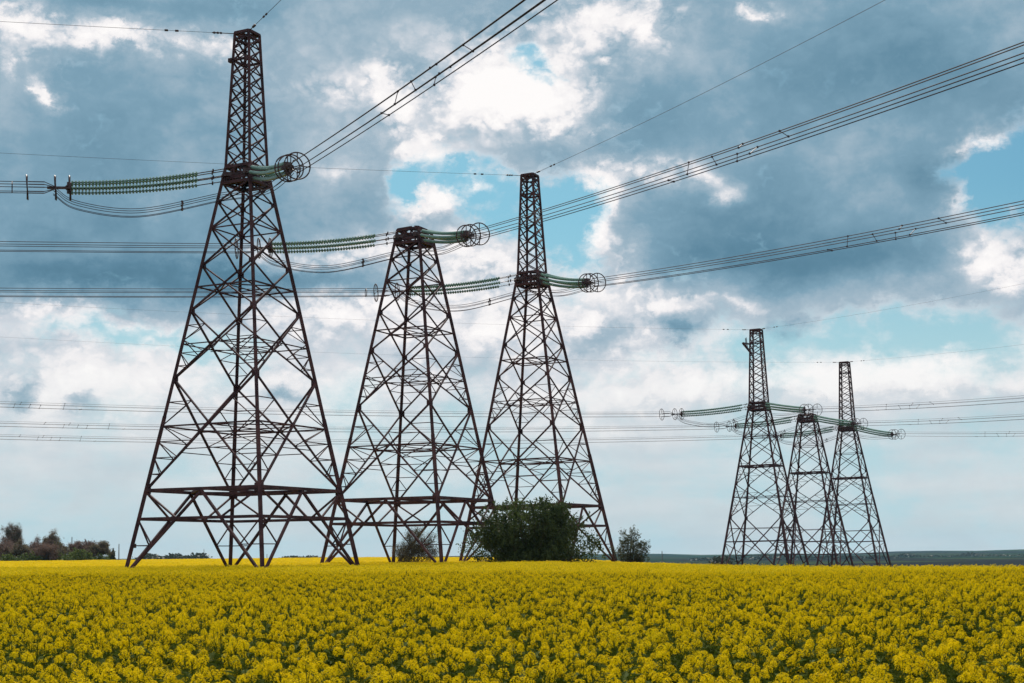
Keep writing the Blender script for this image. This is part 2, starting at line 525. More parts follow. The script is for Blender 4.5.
def pylon(name, label, loc, lean, kind, peak):
    root = empty(name, (loc[0], loc[1], loc[2]), TH)
    tag(root, label, 'pylon', 'lattice pylons in the rapeseed field')
    root.rotation_euler = (0, 0, TH)
    if lean:
        root.matrix_world = (Matrix.Translation(loc) @ Matrix.Rotation(lean, 4, 'Y') @ Matrix.Rotation(TH, 4, 'Z'))
    st = M['steel']
    near = kind == 'near'
    if near:
        zw0, zw1, zt = 34.75, 36.2, 48.45
        L = Lattice([(-1, 10.43), (zw0, 2.05), (zw1, 1.84), (zt, 1.09)])
        foot = 0.0
    else:
        zw0, zw1, zt = 29.4, 30.8, 45.1
        foot = -4.6
        L = Lattice([(-6, 10.64), (zw0, 2.3), (zw1, 2.1), (zt, 1.33)])
    # four main legs
    for i in range(4):
        b = MB()
        b.bar(L.corner(i, foot), L.corner(i, 14), 0.32)
        b.bar(L.corner(i, 14), L.corner(i, zw1), 0.27)
        leg = b.build('leg', st, root)
        f = MB()
        c = L.corner(i, foot)
        f.box((c[0], c[1], foot - 0.35), (1.1, 1.1, 1.0))
        f.build('footing', M['concrete'], leg)
    # bracing, one mesh per face
    if near:
        nodes = [zw0, 33.05, 30.7, 27.3, 23.29, 17.26, 7.6]
    else:
        nodes = [zw0, 27.25, 24.1, 20.06, 15.0, 8.63]
    for i in range(4):
        b = MB()
        for k in range(len(nodes) - 1):
            z1, z0 = nodes[k], nodes[k + 1]
            w = 0.115 + 0.055 * min(1, (z1 - z0) / 9.0)
            A0, B0, A1, B1 = L.corner(i, z0), L.corner(i + 1, z0), L.corner(i, z1), L.corner(i + 1, z1)
            off = np.cross(B0 - A0, A1 - A0)
            off = off / np.linalg.norm(off) * 0.05
            b.bar(A0 + off, B1 + off, w)
            b.bar(B0 - off, A1 - off, w * 0.85)
            zx = x_cross(L, i, z0, z1)
            gp = 0.18 + 0.024 * (z1 - z0)
            for t_ in (0, 1):                       # gusset plates at the joints
                e0 = L.face(i, z0, t_)
                e1 = L.face(i, z0, 0.5)
                b.bar(e0, e0 + (e1 - e0) / np.linalg.norm(e1 - e0) * (gp + 0.12), 0.035, gp * 1.5)
            xc = (A0 + (B1 - A0) * ((zx - z0) / (z1 - z0)))
            hd_ = (B0 - A0) / np.linalg.norm(B0 - A0)
            b.bar(xc - hd_ * gp * 0.45, xc + hd_ * gp * 0.45, 0.14, gp * 0.8)
            h = z1 - z0

            def diag(zz, side):
                # point on the diagonal leaving corner `side` downwards/upwards at height zz
                t = (zz - z0) / h
                return A0 * (1 - t) + B1 * t if side == 0 else B0 * (1 - t) + A1 * t

            if h > (5.0 if near else 4.5):
                n_low = 3 if h > 8 else (2 if h > 5 else 1)
                sw = 0.065 if h < 8 else 0.075
                for side in (0, 1):
                    cs = i if side == 0 else i + 1
                    # lower triangle between leg and rising diagonal
                    prev = None
                    for q in range(n_low):
                        zz = z0 + (zx - z0) * (q + 1) / (n_low + 1)
                        pl, pd = L.corner(cs, zz), diag(zz, side)
                        b.bar(pl, pd, sw)
                        zn = z0 + (zx - z0) * (q + 2) / (n_low + 1)
                        b.bar(L.corner(cs, zn), pd, sw)
                    # upper triangle
                    zz = zx + (z1 - zx) * 0.5
                    pl = L.corner(cs, zz)
                    pd = diag(zz, 1 - side)
                    b.bar(pl, pd, sw)
                    b.bar(L.corner(cs, zx), pd, sw)
                if h > 8:
                    # struts in the lower middle triangle
                    for side in (0, 1):
                        for fr in (0.33, 0.62):
                            zz = z0 + (zx - z0) * fr
                            pd = diag(zz, side)
                            pe = diag(zx - (zx - z0) * 0.02, side)
                            pm = L.face(i, zz, 0.5)
                            if near and fr > 0.5:
                                b.bar(pd, diag(zz, 1 - side), sw) if side == 0 else None
        if near:
            # lowest storey: two horizontal beams and an inverted V in every face
            zr, zb = 7.6, 5.16
            mid = L.face(i, zr - 0.15, 0.5)
            for side in (0, 1):
                cs = i if side == 0 else i + 1
                c0 = L.corner(cs, 0.35)
                b.bar(c0, mid, 0.205)
                t = (zb - 0.35) / (zr - 0.5)
                pb = c0 * (1 - t) + mid * t
                b.bar(L.corner(cs, zr - 0.1), pb, 0.15)
                z2 = 2.9
                t2 = (z2 - 0.35) / (zr - 0.5)
                p2 = c0 * (1 - t2) + mid * t2
                b.bar(L.corner(cs, z2), p2, 0.085)
                b.bar(L.corner(cs, zb - 0.1), p2, 0.1)
        else:
            zr = 4.0
            z0, z1 = foot + 0.3, 8.63
            A0, B0, A1, B1 = L.corner(i, z0), L.corner(i + 1, z0), L.corner(i, z1), L.corner(i + 1, z1)
            b.bar(A0, B1, 0.2)
            b.bar(B0, A1, 0.18)
            for zz in (1.3, 6.5):
                for side in (0, 1):
                    cs = i if side == 0 else i + 1
                    t = (zz - z0) / (z1 - z0)
                    if zz > 4:
                        pd = (B0 * (1 - t) + A1 * t) if side == 0 else (A0 * (1 - t) + B1 * t)
                    else:
                        pd = (A0 * (1 - t) + B1 * t) if side == 0 else (B0 * (1 - t) + A1 * t)
                    b.bar(L.corner(cs, zz), pd, 0.1)
                    b.bar(L.corner(cs, 4.0 + (0.3 if zz > 4 else -0.3)), pd, 0.1)
            b.bar(L.corner(i, 12.5), L.corner(i + 1, 12.5), 0.09)
            b.bar(L.corner(i, 6.5), L.corner(i + 1, 6.5), 0.09)
        b.build('face_bracing', st, root)
    # horizontal frames
    def frame(z, w, inner, name='diaphragm'):
        b = MB()
        for i in range(4):
            b.bar(L.corner(i, z), L.corner(i + 1, z), w)
            if inner:
                b.bar(L.face(i, z, 0.5), L.face(i + 1, z, 0.5), w * inner)
        if inner and inner > 0.7:
            b.bar(L.face(0, z, 0.5), L.face(2, z, 0.5), w * 0.7)
            b.bar(L.face(1, z - 0.16, 0.5), L.face(3, z - 0.16, 0.5), w * 0.7)
        b.build(name, st, root)
    if near:
        frame(7.6, 0.27, 0.75, 'ring_beam')
        frame(5.16, 0.25, 0.0, 'ring_beam')
        frame(13.12, 0.13, 0.8)
        frame(20.3, 0.09, 0.8)
        frame(25.4, 0.12, 0.8)
        frame(30.7, 0.10, 0.0)
    else:
        frame(4.0, 0.2, 0.7, 'ring_beam')
        frame(18.5, 0.26, 0.8, 'ring_beam')
        frame(12.5, 0.1, 0.7)
        frame(24.1, 0.1, 0.0)
    # heavy waist frame that takes the pull of the insulators
    b = MB()
    for z, w in ((zw0, 0.34), (zw0 + 0.42, 0.16), (zw1, 0.30)):
        for i in range(4):
            b.bar(L.corner(i, z), L.corner(i + 1, z), w, 0.26)
    for i in range(4):
        for t in (0.36, 0.64):
            b.bar(L.face(i, zw0, t), L.face(i, zw1, t), 0.15)
        b.bar(L.face(i, zw0 + 0.1, 0.03), L.face(i, zw1 - 0.1, 0.36), 0.11)
        b.bar(L.face(i, zw0 + 0.1, 0.97), L.face(i, zw1 - 0.1, 0.64), 0.11)
        b.bar(L.corner(i, zw0 + 0.07), L.corner(i + 2, zw0 + 0.07), 0.2)
        b.bar(L.face(i, zw1 - 0.05, 0.5), L.face(i + 1, zw1 - 0.05, 0.5), 0.18)
    b.build('waist_frame', st, root)
    for d in (DIR_R, DIR_L):
        loc_d = Matrix.Rotation(-TH, 3, 'Z') @ Vector(d)
        dv = np.array(loc_d)
        side = np.array([-dv[1], dv[0], 0])
        b = MB()
        cen = np.array([0, 0, (zw0 + zw1) / 2])
        for s_ in (-0.55, 0.55):
            b.bar(cen + side * s_ + dv * 0.4, cen + side * s_ + dv * 2.15, 0.22, 0.34)
        b.bar(cen + side * -0.75 + dv * 2.0, cen + side * 0.75 + dv * 2.0, 0.2, 0.5)
        b.build('anchor_bracket', M['fitting'], root)
    if not peak:
        b = MB()
        for i in range(4):
            b.bar(L.corner(i, zw1 + 0.14), np.array([0, 0, zw1 + 0.5]) + L.corner(i, zw1) * [0.15, 0.15, 0], 0.14)
        b.build('top_frame', st, root)
        return root
    # slender peak
    for i in range(4):
        b = MB()
        b.bar(L.corner(i, zw1 - 0.1), L.corner(i, zt), 0.225)
        b.build('peak_leg', st, root)
    pn = 9 if near else 10
    zs = [zw1]
    hs = np.linspace(1.55, 1.1, pn)
    hs = hs / hs.sum() * (zt - 0.3 - zw1)
    for h in hs:
        zs.append(zs[-1] + h)
    for i in range(4):
        b = MB()
        for k in range(pn):
            A0, B0, A1, B1 = L.corner(i, zs[k]), L.corner(i + 1, zs[k]), L.corner(i, zs[k + 1]), L.corner(i + 1, zs[k + 1])
            off = np.cross(B0 - A0, A1 - A0)
            off = off / np.linalg.norm(off) * 0.04
            b.bar(A0 + off, B1 + off, 0.125)
            b.bar(B0 - off, A1 - off, 0.09)
        b.build('peak_bracing', st, root)
    b = MB()
    for i in range(4):
        b.bar(L.corner(i, zt), L.corner(i + 1, zt), 0.24)
        b.bar(L.corner(i, zt), L.corner(i, zt - 0.6), 0.235)
        b.bar(L.corner(i, zt - 0.55), L.corner(i + 1, zt - 0.55), 0.16)
    for i in range(2):
        b.bar(L.corner(i, zt - 0.03), L.corner(i + 2, zt - 0.03), 0.13)
        b.bar(L.face(i, zt - 0.1, 0.5), L.face(i + 2, zt - 0.1, 0.5), 0.13)
    b.build('peak_cap', st, root)
    b = MB()
    for i in range(4):
        b.bar(L.corner(i, zt - 2.5), L.corner(i + 1, zt - 2.5), 0.18)
    b.build('platform_ring', st, root)
    return root


TOWERS = {
    'T1': dict(loc=(-23.3, 124.0), lean=0.0, kind='near', peak=True),
    'T2': dict(loc=(-10.15, 149.0), lean=0.0, kind='near', peak=False),
    'T3': dict(loc=(3.15, 172.5), lean=-0.013, kind='near', peak=True),
    'R1': dict(loc=(48.5, 275.0), lean=-0.014, kind='far', peak=True),
    'R2': dict(loc=(63.2, 300.7), lean=-0.014, kind='far', peak=False),
    'R3': dict(loc=(77.3, 324.0), lean=-0.018, kind='far', peak=True),
}
TLAB = {
    'T1': 'largest and nearest reddish brown lattice pylon, with a slender peak',
    'T2': 'flat topped brown lattice pylon without a peak, between the two big peaked pylons',
    'T3': 'tall peaked brown lattice pylon standing behind the dark green bush',
    'R1': 'distant peaked lattice pylon with a small bracket near its top, tallest of the far three',
    'R2': 'distant flat topped lattice pylon between the two distant peaked ones',
    'R3': 'distant peaked lattice pylon farthest off, last of the far row',
}
WHO = {'T1': 'the nearest big pylon', 'T2': 'the big flat topped pylon', 'T3': 'the peaked pylon behind the bush',
       'R1': 'the tallest distant pylon', 'R2': 'the distant flat topped pylon', 'R3': 'the farthest distant pylon'}
ROOTS = {}
for k, t in TOWERS.items():
    ROOTS[k] = pylon('lattice_pylon', TLAB[k], (t['loc'][0], t['loc'][1], 0.0), t['lean'], t['kind'], t['peak'])
# small details seen on single pylons
b = MB()
b.box((-7.3, -5.9, 2.9), (0.5, 0.12, 0.36))
b.build('number_plate', M['plate'], ROOTS['T1'])
b = MB()
for zz, x in ((43.0, -2.35), (42.2, -1.2)):
    pass
lb = Matrix.Rotation(-TH, 3, 'Z') @ Vector((-1, 0, 0))
lb = np.array(lb)
sd_ = np.array([-lb[1], lb[0], 0])
for s_ in (-0.5, 0.5):
    b.bar(lb * 1.0 + sd_ * s_ + [0, 0, 40.4], lb * 2.7 + sd_ * s_ + [0, 0, 42.6], 0.2)
    b.bar(lb * 1.0 + sd_ * s_ + [0, 0, 42.3], lb * 2.7 + sd_ * s_ + [0, 0, 42.6], 0.14)
    b.bar(lb * 1.9 + sd_ * s_ + [0, 0, 41.6], lb * 2.1 + sd_ * s_ + [0, 0, 43.6], 0.1)
b.bar(lb * 2.7 - sd_ * 0.6 + [0, 0, 42.6], lb * 2.7 + sd_ * 0.6 + [0, 0, 42.6], 0.18)
b.build('side_bracket', M['steel'], ROOTS['R1'])
b = MB()
b.box((-1.0, -1.0, 45.9), (0.4, 0.4, 0.35))
b.build('lamp_bracket', M['steel'], ROOTS['T1'])

# ------------------------------------------------------------------ insulators, conductors, jumpers
OFFS5 = [(math.cos(t) * 0.5, math.sin(t) * 0.5) for t in (rad(90 + 72 * i) for i in range(5))]
OFFS4 = [(0.26, 0.42), (-0.24, 0.39), (-0.36, 0.02), (0.38, -0.08), (-0.05, -0.40)]
ST = {  # per pylon: attachment height, (t1, z1) first ring, (t2, z2) last ring, then a far point of the conductor
    'T1': dict(z=35.45, L=(14.9, 33.39, 18.3, 33.20, 20.6, 33.07), R=(14.2, 32.58, 17.1, 32.05, 60.4, 28.71)),
    'T2': dict(z=35.45, L=(15.2, 33.51, 18.6, 33.26, 41.4, 32.11), R=(14.8, 32.57, 18.1, 32.06, 88.4, 26.07)),
    'T3': dict(z=35.45, L=(15.6, 33.29, 19.5, 32.90, 61.8, 30.84), R=(14.8, 32.38, 17.4, 31.96, 81.8, 25.46)),
    'R1': dict(z=30.1, L=(16.4, 28.27, 20.5, 28.09, 138.9, 27.17), R=(14.9, 27.95, 18.9, 27.60, 70.2, 24.2)),
    'R2': dict(z=30.1, L=(16.8, 28.15, 21.2, 27.86, 161.4, 25.75), R=(15.6, 27.55, 18.9, 27.30, 62.7, 24.56)),
    'R3': dict(z=30.1, L=(17.0, 27.90, 21.0, 27.70, 182.5, 24.89), R=(15.8, 27.20, 18.8, 27.05, 54.9, 24.11)),
}
SIDE_TXT = {'L': 'going left', 'R': 'going right'}


def insulator_set(key, side):
    t = TOWERS[key]
    d = DIR_L if side == 'L' else DIR_R
    lat = np.array([-d[1], d[0], 0])
    base = np.array([t['loc'][0] + 0.97 * 0 + t['lean'] * 35, t['loc'][1], 0])
    t1, z1, t2, z2, _, _ = ST[key][side]
    z0 = ST[key]['z']
    t0 = 2.0
    root = empty('insulator_set', tuple(base + d * t0 + [0, 0, z0]))
    tag(root, 'green insulator strings with guard rings on %s, %s' % (WHO[key], SIDE_TXT[side]),
        'insulators', 'strain insulator sets on the pylons')
    o0 = np.array(root.location)
    end_s = -0.06 if side == 'L' else -0.14
    T_ = t1 - t0
    s0 = 2 * (z1 - z0) / T_ - end_s

    def curve(t):
        q = (t - t0)
        zz = z0 + s0 * q + (end_s - s0) / (2 * T_) * q * q if t <= t1 else z1 + (z2 - z1) * (t - t1) / (t2 - t1)
        return np.array([d[0] * q, d[1] * q, zz - z0])

    g0 = 4.3 if side == 'L' else 3.4
    if key[0] == 'R':
        g0 = 3.8 if side == 'L' else 3.0
    near = key[0] == 'T'
    nd = 38 if near else 34
    kk = 10 if near else 7
    for (a, bb) in OFFS4:
        spread = lambda t: 1.0 + 0.25 * (t1 - t) / T_
        P = lambda t: curve(t) + (lat * a + np.array([0, 0, bb])) * spread(t)
        # discs
        ts = np.linspace(g0, t1 - 0.25, nd)
        sp = ts[1] - ts[0]
        pts, rs = [], []
        for q in ts:
            for dt, r in ((0.0, 0.045), (0.15 * sp, 0.165), (0.62 * sp, 0.155), (0.70 * sp, 0.06)):
                pts.append(P(q + dt))
                rs.append(r)
        m = MB()
        m.tube(pts, rs, kk)
        fmt = [0 if (q // kk) % 4 != 3 else 1 for q in range(len(m.f))]
        st_ = mesh_obj('insulator_string', m.v, m.f, None, root, mats=[M['glass'], M['fitting']], fmat=fmt)
        m = MB()
        for e in (-0.06, 0.06):
            m.tube([P(t0) + lat * e, P((t0 + g0) / 2) + lat * e, P(g0) + lat * e], 0.032, 5)
        m.bar(P(t0 + (g0 - t0) * 0.42) - [0, 0, 0.16], P(t0 + (g0 - t0) * 0.42) + [0, 0, 0.16], 0.10)
        m.build('link_rod', M['fitting'], st_)
    # yoke and spreader behind the strings
    m = MB()
    c1 = curve(t1)
    for (a, bb) in OFFS4:
        m.bar(c1 + (lat * a + np.array([0, 0, bb])), c1 + d * 0.45, 0.12)
    m.bar(c1 + d * 0.1 - [0, 0, 0.5], c1 + d * 0.1 + [0, 0, 0.5], 0.2, 0.35)
    m.bar(c1 + d * 0.1 - lat * 0.5, c1 + d * 0.1 + lat * 0.5, 0.2, 0.35)
    m.bar(c1 + d * 0.3, curve((t1 + t2) / 2 + 0.2), 0.2)
    c2 = curve(t1 + (t2 - t1) * 0.62)
    for (a, bb) in OFFS5:
        m.bar(curve(t1 + (t2 - t1) * 0.30), c2 + (lat * a + np.array([0, 0, bb])), 0.055)
        m.bar(c2 + (lat * a + np.array([0, 0, bb])), curve(t2) + (lat * a + np.array([0, 0, bb])), 0.075)
    m.build('yoke', M['fitting'], root)
    R_ = 1.03 if near else 1.08
    for q in (t1 + 0.05, t1 + (t2 - t1) * 0.36, t2 + 0.1):
        m = MB()
        cc = curve(q)
        ax = d + np.array([0, 0, -0.08])
        m.ring(cc, ax, R_, 0.058 if near else 0.05, 40)
        m.bar(cc - lat * R_, cc - lat * 0.3, 0.06)
        m.bar(cc + lat * R_, cc + lat * 0.3, 0.06)
        m.bar(cc + [0, 0, R_], cc + [0, 0, 0.3], 0.06)
        m.bar(cc - [0, 0, R_], cc - [0, 0, 0.3], 0.06)
        m.build('guard_ring', M['fitting'], root)
    return base, d, lat


def spacer_group(par, P, t, wr):
    pairs = [(3, 2, 0.0), (0, 2, 2.6), (1, 2, 6.4), (4, 3, 8.0), (0, 1, 9.4), (4, 2, 10.4), (0, 4, 13.6)]
    for (i, j, dt) in pairs:
        m = MB()
        p, q = P(i, t + dt), P(j, t + dt + 0.25)
        m.bar(p, q, 0.038)
        for e in (p, q):
            m.bar(e - np.array([0, 0, 0.06]), e + np.array([0, 0, 0.06]), 0.10)
        m.build('spacer', M['fitting'], par)


def conductors(key, side, base, d, lat):
    t1, z1, t2, z2, tf, zf = ST[key][side]
    q = 3.2e-4 if side == 'R' else 1.7e-4
    s = (zf - z2) / (tf - t2) - q * (tf - t2)
    if side == 'L' and key == 'T1':
        s = -0.058
    tm = 330
    root = empty('conductor_bundle', tuple(base + d * t2 + [0, 0, z2]))
    tag(root, 'bundle of five thin wires strung from %s, %s' % (WHO[key], SIDE_TXT[side]), 'power line', 'conductor bundles of the power lines')
    o0 = base + d * t2 + np.array([0, 0, z2])

    def P(i, t):
        a, b_ = OFFS5[i]
        return base + d * t + np.array([0, 0, z2 + s * (t - t2) + q * (t - t2) ** 2 + b_]) + lat * a - o0

    wr = 0.034 if key[0] == 'T' else 0.021
    for i in range(5):
        m = MB()
        tt = np.concatenate([np.linspace(t2 - 1.2, 150, 40), np.linspace(160, tm, 20)])
        m.tube([P(i, t) for t in tt], wr, 5)
        m.build('wire', M['wire'], root)
    where = {('T1', 'R'): 38.5, ('T2', 'R'): 54, ('T3', 'R'): 60, ('R1', 'R'): 36, ('R2', 'R'): 33, ('R3', 'R'): 42, ('R1', 'L'): 126, ('R2', 'L'): 140, ('R3', 'L'): 165}
    if (key, side) in where:
        spacer_group(root, P, where[(key, side)], wr)
        spacer_group(root, P, where[(key, side)] + 75, wr)
    if side == 'L' and key[0] == 'T':
        m = MB()
        for i in range(5):
            m.bar(P(i, t2 + 1.3), P((i + 1) % 5, t2 + 1.3), 0.07)
        m.build('spacer', M['fitting'], root)


def jumper(key):
    t = TOWERS[key]
    base = np.array([t['loc'][0] + t['lean'] * 33, t['loc'][1], 0])
    S = ST[key]
    pl = base + DIR_L * (S['L'][0] + 1.4) + np.array([0, 0, S['L'][1] - 0.3])
    pr = base + DIR_R * (S['R'][0] + 1.2) + np.array([0, 0, S['R'][1] - 0.3])
    pm = base + np.array([0, 0, S['z'] - 1.5])
    pm_l = base + DIR_L * 9.2 + np.array([0, 0, min(S['L'][1] - 1.75, S['z'] - 3.8)])
    pm_r = base + DIR_R * 8.0 + np.array([0, 0, (S['R'][1] + S['z'] - 1.5) / 2 - 0.75])
    ctrl = [pl, pl * 0.72 + pm_l * 0.28 + np.array([0, 0, -0.75]), pm_l, pm * 0.75 + pm_l * 0.25 + np.array([0, 0, 0.12]), pm,
            pm * 0.75 + pm_r * 0.25, pm_r, pr * 0.72 + pm_r * 0.28 + np.array([0, 0, -0.15]), pr]
    ctrl = [ctrl[0] * 2 - ctrl[1]] + ctrl + [ctrl[-1] * 2 - ctrl[-2]]
    pts = []
    for i in range(1, len(ctrl) - 2):
        p0, p1, p2, p3 = ctrl[i - 1:i + 3]
        for u in np.arange(8) / 8:
            pts.append(0.5 * (2 * p1 + (p2 - p0) * u + (2 * p0 - 5 * p1 + 4 * p2 - p3) * u * u + (3 * p1 - p0 - 3 * p2 + p3) * u ** 3))
    pts.append(ctrl[-2])
    root = empty('jumper_cable', tuple(pm))
    tag(root, 'slack jumper wires sagging beside the waist of %s' % WHO[key], 'jumper cable', 'jumper cables at the pylons')
    n = len(pts)
    tang = [pts[min(i + 1, n - 1)] - pts[max(i - 1, 0)] for i in range(n)]

    def off(i, a, bb):
        l_ = np.cross(tang[i], [0, 0, 1.])
        l_ /= np.linalg.norm(l_)
        return pts[i] + l_ * a + np.array([0, 0, bb]) - pm
    jo = [(0.0, 0.36), (0.32, 0.1), (-0.32, 0.06), (0.2, -0.34), (-0.2, -0.34)]
    for (a, bb) in jo:
        m = MB()
        m.tube([off(i, a, bb) for i in range(n)], 0.03 if key[0] == 'T' else 0.028, 5)
        m.build('wire', M['wire'], root)
    for i in (20,):
        m = MB()
        seq = [off(i, a, bb) for (a, bb) in jo]
        for a, b_ in ((0, 1), (0, 2), (1, 3), (2, 4), (3, 4), (1, 2)):
            m.bar(seq[a], seq[b_], 0.07)
        for p in seq:
            m.box(p, (0.18, 0.18, 0.14))
        m.build('spacer', M['fitting'], root)


for key in TOWERS:
    for side in 'LR':
        base, d, lat = insulator_set(key, side)
        conductors(key, side, base, d, lat)
    jumper(key)

# shield wires on the peaks
GW = {('T1', 'L'): (48.4, -0.058), ('T1', 'R'): (48.5, -0.126), ('T3', 'L'): (48.4, -0.044), ('T3', 'R'): (48.4, -0.066),
      ('R1', 'L'): (45.1, -0.030), ('R1', 'R'): (45.1, -0.075), ('R3', 'L'): (45.1, -0.036), ('R3', 'R'): (45.1, -0.085)}
for (key, side), (z0, s) in GW.items():
    t = TOWERS[key]
    d = DIR_L if side == 'L' else DIR_R
    base = np.array([t['loc'][0] + t['lean'] * z0, t['loc'][1], 0])
    root = empty('shield_wire', tuple(base + d * 1.0 + [0, 0, z0]))
    tag(root, 'single thin wire from the peak of %s, %s' % (WHO[key], SIDE_TXT[side]), 'wire', 'shield wires on the pylon peaks')
    q = 3.0e-4 if side == 'R' else 1.6e-4
    P = lambda x: np.array([d[0] * (x - 1.0), d[1] * (x - 1.0), s * (x - 1.0) + q * x * x])
    m = MB()
    tt = np.concatenate([np.linspace(2.5, 150, 40), np.linspace(160, 330, 18)])
    m.tube([P(x) for x in tt], 0.012 if key[0] == 'R' else (0.022 if side == 'R' else 0.017), 5)
    m.build('wire', M['wire'], root)
    m = MB()
    m.tube([P(1.0), P(2.2)], 0.04, 5)
    m.tube([P(x) for x in (2.2, 2.3, 2.45, 2.6, 2.75, 2.9, 3.1)], [0.03, 0.12, 0.05, 0.12, 0.05, 0.12, 0.03], 8)
    m.tube([P(6.0), P(6.3)], 0.09, 6)
    m.tube([P(6.9), P(7.2)], 0.09, 6)
    m.build('wire_clamp', M['fitting'], root)


# ------------------------------------------------------------------ vegetation
def leaf_quads(centres, size, rng, flat=0.0, aspect=0.55, up=None):
    """one small leaf (a folded pair of faces as one quad) at every centre, random direction"""
    n = len(centres)
    d = rng.normal(size=(n, 3))
    if up is not None:
        d = d + up
    d /= np.linalg.norm(d, axis=1)[:, None]
    a = rng.normal(size=(n, 3))
    a -= (a * d).sum(1)[:, None] * d
    a /= np.linalg.norm(a, axis=1)[:, None]
    s = size * (0.6 + 0.8 * rng.random(n))[:, None]
    p0 = centres - d * s * 0.5
    p2 = centres + d * s * 0.5
    w = a * s * aspect * 0.5
    v = np.stack([p0, centres + w, p2, centres - w], 1).reshape(-1, 3)
    f = np.arange(4 * n).reshape(n, 4)
    return v, f


def branch_skeleton(rng, root, height, spread, n_main, levels, wobble, up_bias=0.6):
    """list of polylines (points, radii) and of tip points"""
    lines, tips = [], []

    def grow(p, d, length, r, lvl):
        pts, rs = [p], [r]
        n = 4
        cur = p.copy()
        dd = d.copy()
        for i in range(n):
            dd = dd + rng.normal(size=3) * wobble + np.array([0, 0, 0.06])
            dd /= np.linalg.norm(dd)
            cur = cur + dd * length / n
            pts.append(cur.copy())
            rs.append(r * (1 - 0.65 * (i + 1) / n))
            if lvl < levels and i >= 1:
                for _ in range(2 if lvl == 0 else 1 + (rng.random() < 0.5)):
                    side = rng.normal(size=3)
                    nd = dd * up_bias + side / np.linalg.norm(side) * 0.75
                    nd /= np.linalg.norm(nd)
                    grow(cur, nd, length * (0.40 + 0.22 * rng.random()), rs[-1] * 0.7, lvl + 1)
        lines.append((pts, rs))
        tips.append((pts[-1], lvl))
        if lvl >= 1:
            tips.append((pts[2], lvl))
    for i in range(n_main):
        az = 2 * math.pi * (i + rng.random() * 0.8) / n_main
        tilt = spread * (0.25 + 0.75 * rng.random())
        d = np.array([math.cos(az) * math.sin(tilt), math.sin(az) * math.sin(tilt), math.cos(tilt)])
        grow(np.array(root, float), d, height * (0.62 + 0.25 * rng.random()), 0.012 * height, 0)
    return lines, tips


def bush(label, cat, loc, wx, h, wy, n_leaf, leaf, lmat, stems, seed, holes=0.45, name='bush', grp=None, n_clump=90, clump=0.42, base_gap=0.0, rough=0.62, dome=1.75):
    """leafy shrub: stems fanning out of the ground, leaves in uneven clumps on shoots"""
    rng = np.random.default_rng(seed)
    root = empty(name, loc)
    tag(root, label, cat, grp)
    m = MB()
    shoots = []
    for i in range(stems):
        az = rng.random() * 2 * math.pi
        rr = math.sqrt(rng.random())
        x1, y1 = math.cos(az) * rr, math.sin(az) * rr
        rr = rr ** 1.25
        x1, y1 = math.cos(az) * rr, math.sin(az) * rr
        top = h * (max(0.0, 1 - rr ** dome) ** 0.62 * (rough + (1 - rough) * rng.random()) * 0.86 + 0.14 * (0.6 + 0.4 * rng.random()))
        p0 = np.array([x1 * wx * 0.12, y1 * wy * 0.12, -0.15])
        p3 = np.array([x1 * wx * 0.5, y1 * wy * 0.5, top])
        p1 = p0 + np.array([x1 * wx * 0.12, y1 * wy * 0.12, top * 0.42])
        pts = []
        for u in np.linspace(0, 1, 7):
            pts.append((1 - u) ** 2 * p0 + 2 * u * (1 - u) * p1 + u * u * p3)
        m.tube(pts, list(np.linspace(0.05, 0.012, 7) * (0.6 + 0.8 * rng.random())), 4)
        shoots.append(pts)
    m.build('stem', M['bark'], root)
    cs = []
    per = n_leaf // n_clump
    for k in range(n_clump):
        s_ = shoots[rng.integers(len(shoots))]
        u = base_gap + (1 - base_gap) * rng.random() ** 0.75
        q = u * 5.999
        i = int(q)
        c = s_[i] * (1 - (q - i)) + s_[i + 1] * (q - i)
        c = c + rng.normal(size=3) * [0.25 * wx / 8, 0.25 * wy / 8, 0.15]
        rad_ = clump * (0.55 + 0.9 * rng.random())
        pts = rng.normal(size=(per, 3)) * rad_ * np.array([1, 1, 1.15]) + c
        cs.append(pts)
    # upright sprigs that break the outline
    for s_ in shoots:
        tip = s_[-1]
        for _ in range(2):
            dv = np.array([rng.normal() * 0.35, rng.normal() * 0.35, 1.0])
            t_ = rng.random(26)[:, None] * h * 0.13
            cs.append(tip + rng.normal(size=3) * 0.3 + dv * t_ + rng.normal(size=(26, 3)) * 0.09)
    cs = np.concatenate(cs)
    cs = cs[cs[:, 2] > 0.05]
    v, f = leaf_quads(cs, leaf, rng, up=np.array([0, 0, 0.35]))
    mesh_obj('foliage', v, f, lmat, root)
    return root


def ground_z(x, y):
    return float(gz(x, y))


p = at(531, 560, 146)
bush('large dense dark green bush in front of the peaked pylon', 'bush', (p[0], 146, 0), 14.6, 7.1, 9.0, 54000, 0.24, M['bush_leaf'], 150, 11, n_clump=480, clump=0.44, rough=0.90, dome=2.0)
p = at(631, 560, 166)
bush('small open grey green shrub to the right of the peaked pylon', 'shrub', (p[0], 166, 0), 4.2, 4.6, 3.4, 4200, 0.17, M['sage_leaf'], 60, 12, name='shrub', n_clump=130, clump=0.24)

